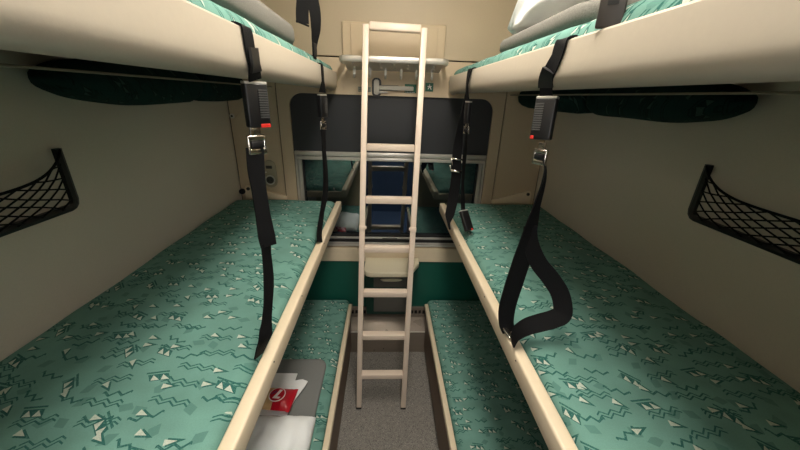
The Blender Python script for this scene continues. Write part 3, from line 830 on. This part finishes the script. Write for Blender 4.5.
# far left, rising to the ceiling
t = thing('ceiling_strap', 'black strap rising from the left upper berth to the ceiling, with a loose end', 'strap', (-.33, 1.45, 1.87))
m = MB(); m.ribbon([(-.322, 1.45, 1.868), (-.321, 1.45, 1.90), (-.319, 1.45, 1.93), (-.312, 1.45, 1.975), (-.312, 1.45, 2.03), (-.325, 1.45, 2.10), (-.35, 1.45, 2.25), (-.36, 1.45, HC-.01)], [(.12, 1, 0), (.12, 1, 0), (.4, .9, 0), (.7, .7, 0), (.8, .6, 0), (.9, .4, 0), (1, .2, 0), (1, 0, 0)], [.03, .03, .036, .042, .046, .046, .046, .046], .003)
build('webbing', m, 'web', t, smooth=50)
m = MB(); m.ribbon([(-.345, 1.44, 2.12), (-.350, 1.432, 2.06), (-.355, 1.428, 2.02), (-.356, 1.425, 1.985)], [(1, .25, -.3)]*4, .046, .004); m.obox((-.356, 1.425, 1.984), (1, .25, -.3), (0, 1, 0), (.3, 0, 1), .0235, .004, .003)
build('loose_end', m, 'web', t, smooth=50)
m = MB(); m.obox((-.3215, 1.45, 1.90), (.3, 1, 0), (1, -.3, 0), (0, 0, 1), .012, .005, .024, .002); build('clip', m, 'plastic', t)
build('anchor', MB().box(-.385, -.335, 1.42, 1.48, HC-.012, HC-.0005, .003), 'alu', t)
# far right
t = thing('safety_strap', 'double black strap with metal adjuster beside window, hanging from the right upper berth', 'strap', (.31, 1.42, 1.17), 'safety straps between the berths')
m = MB(); m.ribbon([(.3178, 1.45, 1.843), (.313, 1.45, 1.8525), (.303, 1.45, 1.8528), (.2975, 1.45, 1.846), (.297, 1.45, 1.79), (.305, 1.452, 1.735)], [Yd]*5+[(-.3, 1, 0)], .030, .003)
build('upper_webbing', m, 'web', t, smooth=50)
buckle(t, (.309, 1.452, 1.685), (-.4, .9, 0), .086, .034, .02, btn=False)
tongue(t, (.313, 1.448, 1.62), (-.6, .8, 0), .044, .030)
m = MB(); m.ribbon([(.3178, 1.40, 1.843), (.312, 1.402, 1.8528), (.303, 1.405, 1.8528), (.296, 1.41, 1.84), (.291, 1.415, 1.80), (.286, 1.43, 1.72), (.283, 1.44, 1.62), (.283, 1.45, 1.55), (.283, 1.45, 1.48), (.288, 1.45, 1.40), (.284, 1.45, 1.30), (.272, 1.435, 1.228), (.268, 1.42, 1.19), (.272, 1.40, 1.165)], [Yd, Yd, Yd, Yd, Yd, (.5, .9, 0), (.9, .5, 0), (1, .2, 0), (1, .1, 0), (1, 0, 0), (1, 0, 0), (1, 0, 0), (1, .3, 0), (1, .6, 0)], [.024, .024, .024, .022, .02, .022, .032, .042, .044, .046, .048, .044, .014, .008], .003)
build('wide_webbing', m, 'web', t, smooth=50)
m = MB(); m.ribbon([(.313, 1.448, 1.605), (.316, 1.445, 1.52), (.318, 1.44, 1.40), (.326, 1.43, 1.30), (.333, 1.42, 1.235)], [(.4, .9, 0), (.6, .7, 0), (.5, .8, 0), (.6, .7, 0), (.6, .7, 0)], [.03, .034, .034, .034, .036], .003)
build('lower_webbing', m, 'web', t, smooth=50)
m = MB(); m.tube([(.258, 1.44, 1.492), (.310, 1.44, 1.486)], .004, 8); m.tube([(.258, 1.44, 1.492), (.264, 1.438, 1.462)], .003, 8)
m.tube([(.260, 1.44, 1.438), (.314, 1.44, 1.430)], .0055, 8); m.tube([(.260, 1.44, 1.438), (.253, 1.438, 1.462)], .003, 8)
build('adjuster', m, 'chrome', t, smooth=True)
bk = buckle(t, (.337, 1.37, 1.222), (.8, .5, 0), .095, .044, .02, ribs=False, tilt=(-.26, .5, .8), bw=.12)
# near right
t = thing('safety_strap', 'black strap with long buckle near front right, looped on the mattress', 'strap', (.31, .70, 1.15), 'safety straps between the berths')
m = MB(); m.ribbon([(.3178, .690, 1.843), (.313, .691, 1.8525), (.303, .693, 1.8528), (.2975, .695, 1.846), (.2970, .703, 1.82), (.2962, .722, 1.79), (.302, .733, 1.765), (.307, .735, 1.745)], [Yd, Yd, Yd, Yd, Yd, (-.3, .9, 0), (-.6, .7, 0), (-.7, .6, 0)], [.046, .046, .046, .046, .042, .032, .026, .028], .003)
build('upper_webbing', m, 'web', t, smooth=50)
sm = MB(); sm.ribbon([(.2915, .714, 1.80), (.2945, .725, 1.783), (.30, .732, 1.768)], [(-.3, .9, 0), (-.5, .8, 0), (-.7, .6, 0)], .03, .006); build('stitched_fold', sm, 'plastic', t, smooth=50)
buckle(t, (.307, .727, 1.704), (-.75, .66, 0), .086, .044, .022, tilt=(.05, .12, 1), bw=.09, bo=.36)
tongue(t, (.3065, .711, 1.632), (-.45, .9, 0), .048, .034)
m = MB(); m.ribbon([(.312, .708, 1.622), (.320, .704, 1.60), (.321, .702, 1.565), (.317, .705, 1.51), (.316, .71, 1.45), (.312, .715, 1.37), (.304, .718, 1.29), (.299, .72, 1.22), (.302, .716, 1.172), (.312, .71, 1.145)], [(.4, .9, 0), (.5, .85, 0), (.65, .75, 0), (.8, .6, 0), (.95, .3, 0), (1, 0, .1), (1, 0, .1), (1, 0, .1), (1, -.1, -.2), (1, -.2, -.4)], [.03, .032, .032, .034, .040, .046, .048, .046, .040, .036], .003)
build('hanging_webbing', m, 'web', t, smooth=50)
m = MB(); m.ribbon([(.315, .712, 1.46), (.325, .712, 1.415), (.35, .705, 1.365), (.385, .692, 1.325), (.408, .675, 1.29), (.412, .655, 1.25), (.390, .650, 1.236), (.357, .652, 1.222), (.33, .658, 1.205), (.31, .664, 1.178), (.302, .655, 1.148)], [(-.8, .2, -.6), (-.8, .1, -.5), (-.7, .1, -.55), (-.65, .15, -.45), (-.6, .25, -.2), (-.55, .45, .15), (-.3, .6, .5), (-.15, .6, .6), (-.1, .7, .5), (0, .8, .3), (.3, .9, 0)], [.03, .036, .042, .044, .044, .044, .044, .044, .042, .04, .036], .003)
build('loop_webbing', m, 'web', t, smooth=50)
m = MB(); m.obox((.303, .70, 1.153), (.2, -.9, -.1), (1, .2, 0), (0, 0, 1), .022, .007, .004, .002); build('anchor_plate', m, 'chrome', t)
# buckle on the right upper berth
t = thing('berth_buckle', 'big black slotted buckle standing on the right upper berth edge', 'buckle', (.309, .574, 1.856))
AX = (.85, -.52, 0); AY = (.52, .85, 0); AZ = (0, 0, 1)
m = MB(); m.obox((.310, .575, 1.877), AX, AY, AZ, .0185, .0055, .0265, .003, 3); bk = build('body', m, 'buckle', t, smooth=40)
m = MB(); m.obox((.3071, .5703, 1.884), AX, AY, AZ, .0075, .0012, .003); build('slot', m, 'gasket', bk)
m = MB(); m.obox((.310, .575, 1.9045), AX, AY, AZ, .0187, .0058, .0015); build('rim', m, 'alu', bk)
m = MB(); m.ribbon([(.309, .575, 1.905), (.311, .578, 1.95), (.318, .59, 2.05), (.35, .62, 2.3), (.38, .64, HC-.01)], [AX]*5, .040, .004); build('webbing', m, 'web', t, smooth=50)
build('anchor', MB().box(.355, .405, .61, .67, HC-.012, HC-.0005, .003), 'alu', t)

# ------------------------------------------------------------------ lamps
cl = thing('ceiling_light', 'flush ceiling light above the aisle between the upper berths', 'lamp', (.15, .6, HC-.03))
b = MB(); plate = [(-.14, .55), (.22, .55), (.22, 1.15), (-.14, 1.15)]
b.box(-.07, .21, .22, 1.32, HC-.012, HC-.0005, .003); build('housing', b, 'alu', cl)
build('diffuser', MB().box(-.05, .19, .25, 1.29, HC-.03, HC-.0125, .004), 'lamp', cl)
cc = thing('corridor_fill_light', 'added unseen fill light on the corridor ceiling behind the doorway', 'lamp', (.37, -.5, 2.28))  # unseen lamp, added to brighten the compartment through the doorway
build('diffuser', MB().box(-.3, .7, -.75, -.25, 2.28, 2.2995, .003), 'fill_cool', cc)

cw = thing('corridor_wall_fill', 'added unseen fill panel on the corridor wall facing the doorway', 'lamp', (0, -.94, 1.35))  # invented light panel and housing, added for frontal fill on ladder and window wall
build('housing', MB().box(-.23, .23, -.9505, -.94, 1.33, 1.82, .003), 'alu', cw)
build('diffuser', MB().box(-.21, .21, -.9395, -.925, 1.35, 1.80, .004), 'fill_cool', cw)
w = bpy.data.worlds.new('night'); SC.world = w; w.use_nodes = True
w.node_tree.nodes['Background'].inputs[0].default_value = (.01, .013, .02, 1); w.node_tree.nodes['Background'].inputs[1].default_value = .3

# ------------------------------------------------------------------ camera
cam = bpy.data.cameras.new('camera'); co = bpy.data.objects.new('camera', cam); COL.objects.link(co)
f_px, pitch, yaw, roll = 323.67, math.radians(21.612), math.radians(2.925), math.radians(1.943)
fw = Vector((math.sin(yaw)*math.cos(pitch), math.cos(yaw)*math.cos(pitch), -math.sin(pitch)))
rt = Vector((math.cos(yaw), -math.sin(yaw), 0)); dn = fw.cross(rt)
r2 = rt*math.cos(roll)-dn*math.sin(roll); d2 = rt*math.sin(roll)+dn*math.cos(roll)
co.matrix_world = Matrix(((r2.x, -d2.x, -fw.x, -.036), (r2.y, -d2.y, -fw.y, 0), (r2.z, -d2.z, -fw.z, 1.74), (0, 0, 0, 1)))
cam.sensor_width = 36; cam.lens = f_px/800*36; cam.clip_start = .02
SC.camera = co
SC.view_settings.view_transform = 'Standard'; SC.view_settings.look = 'None'; SC.view_settings.gamma = 1
SC.view_settings.exposure = 0.0
SC.cycles.max_bounces = 10; SC.cycles.diffuse_bounces = 6; SC.cycles.glossy_bounces = 5; SC.cycles.transparent_max_bounces = 12
SC.cycles.use_denoising = True
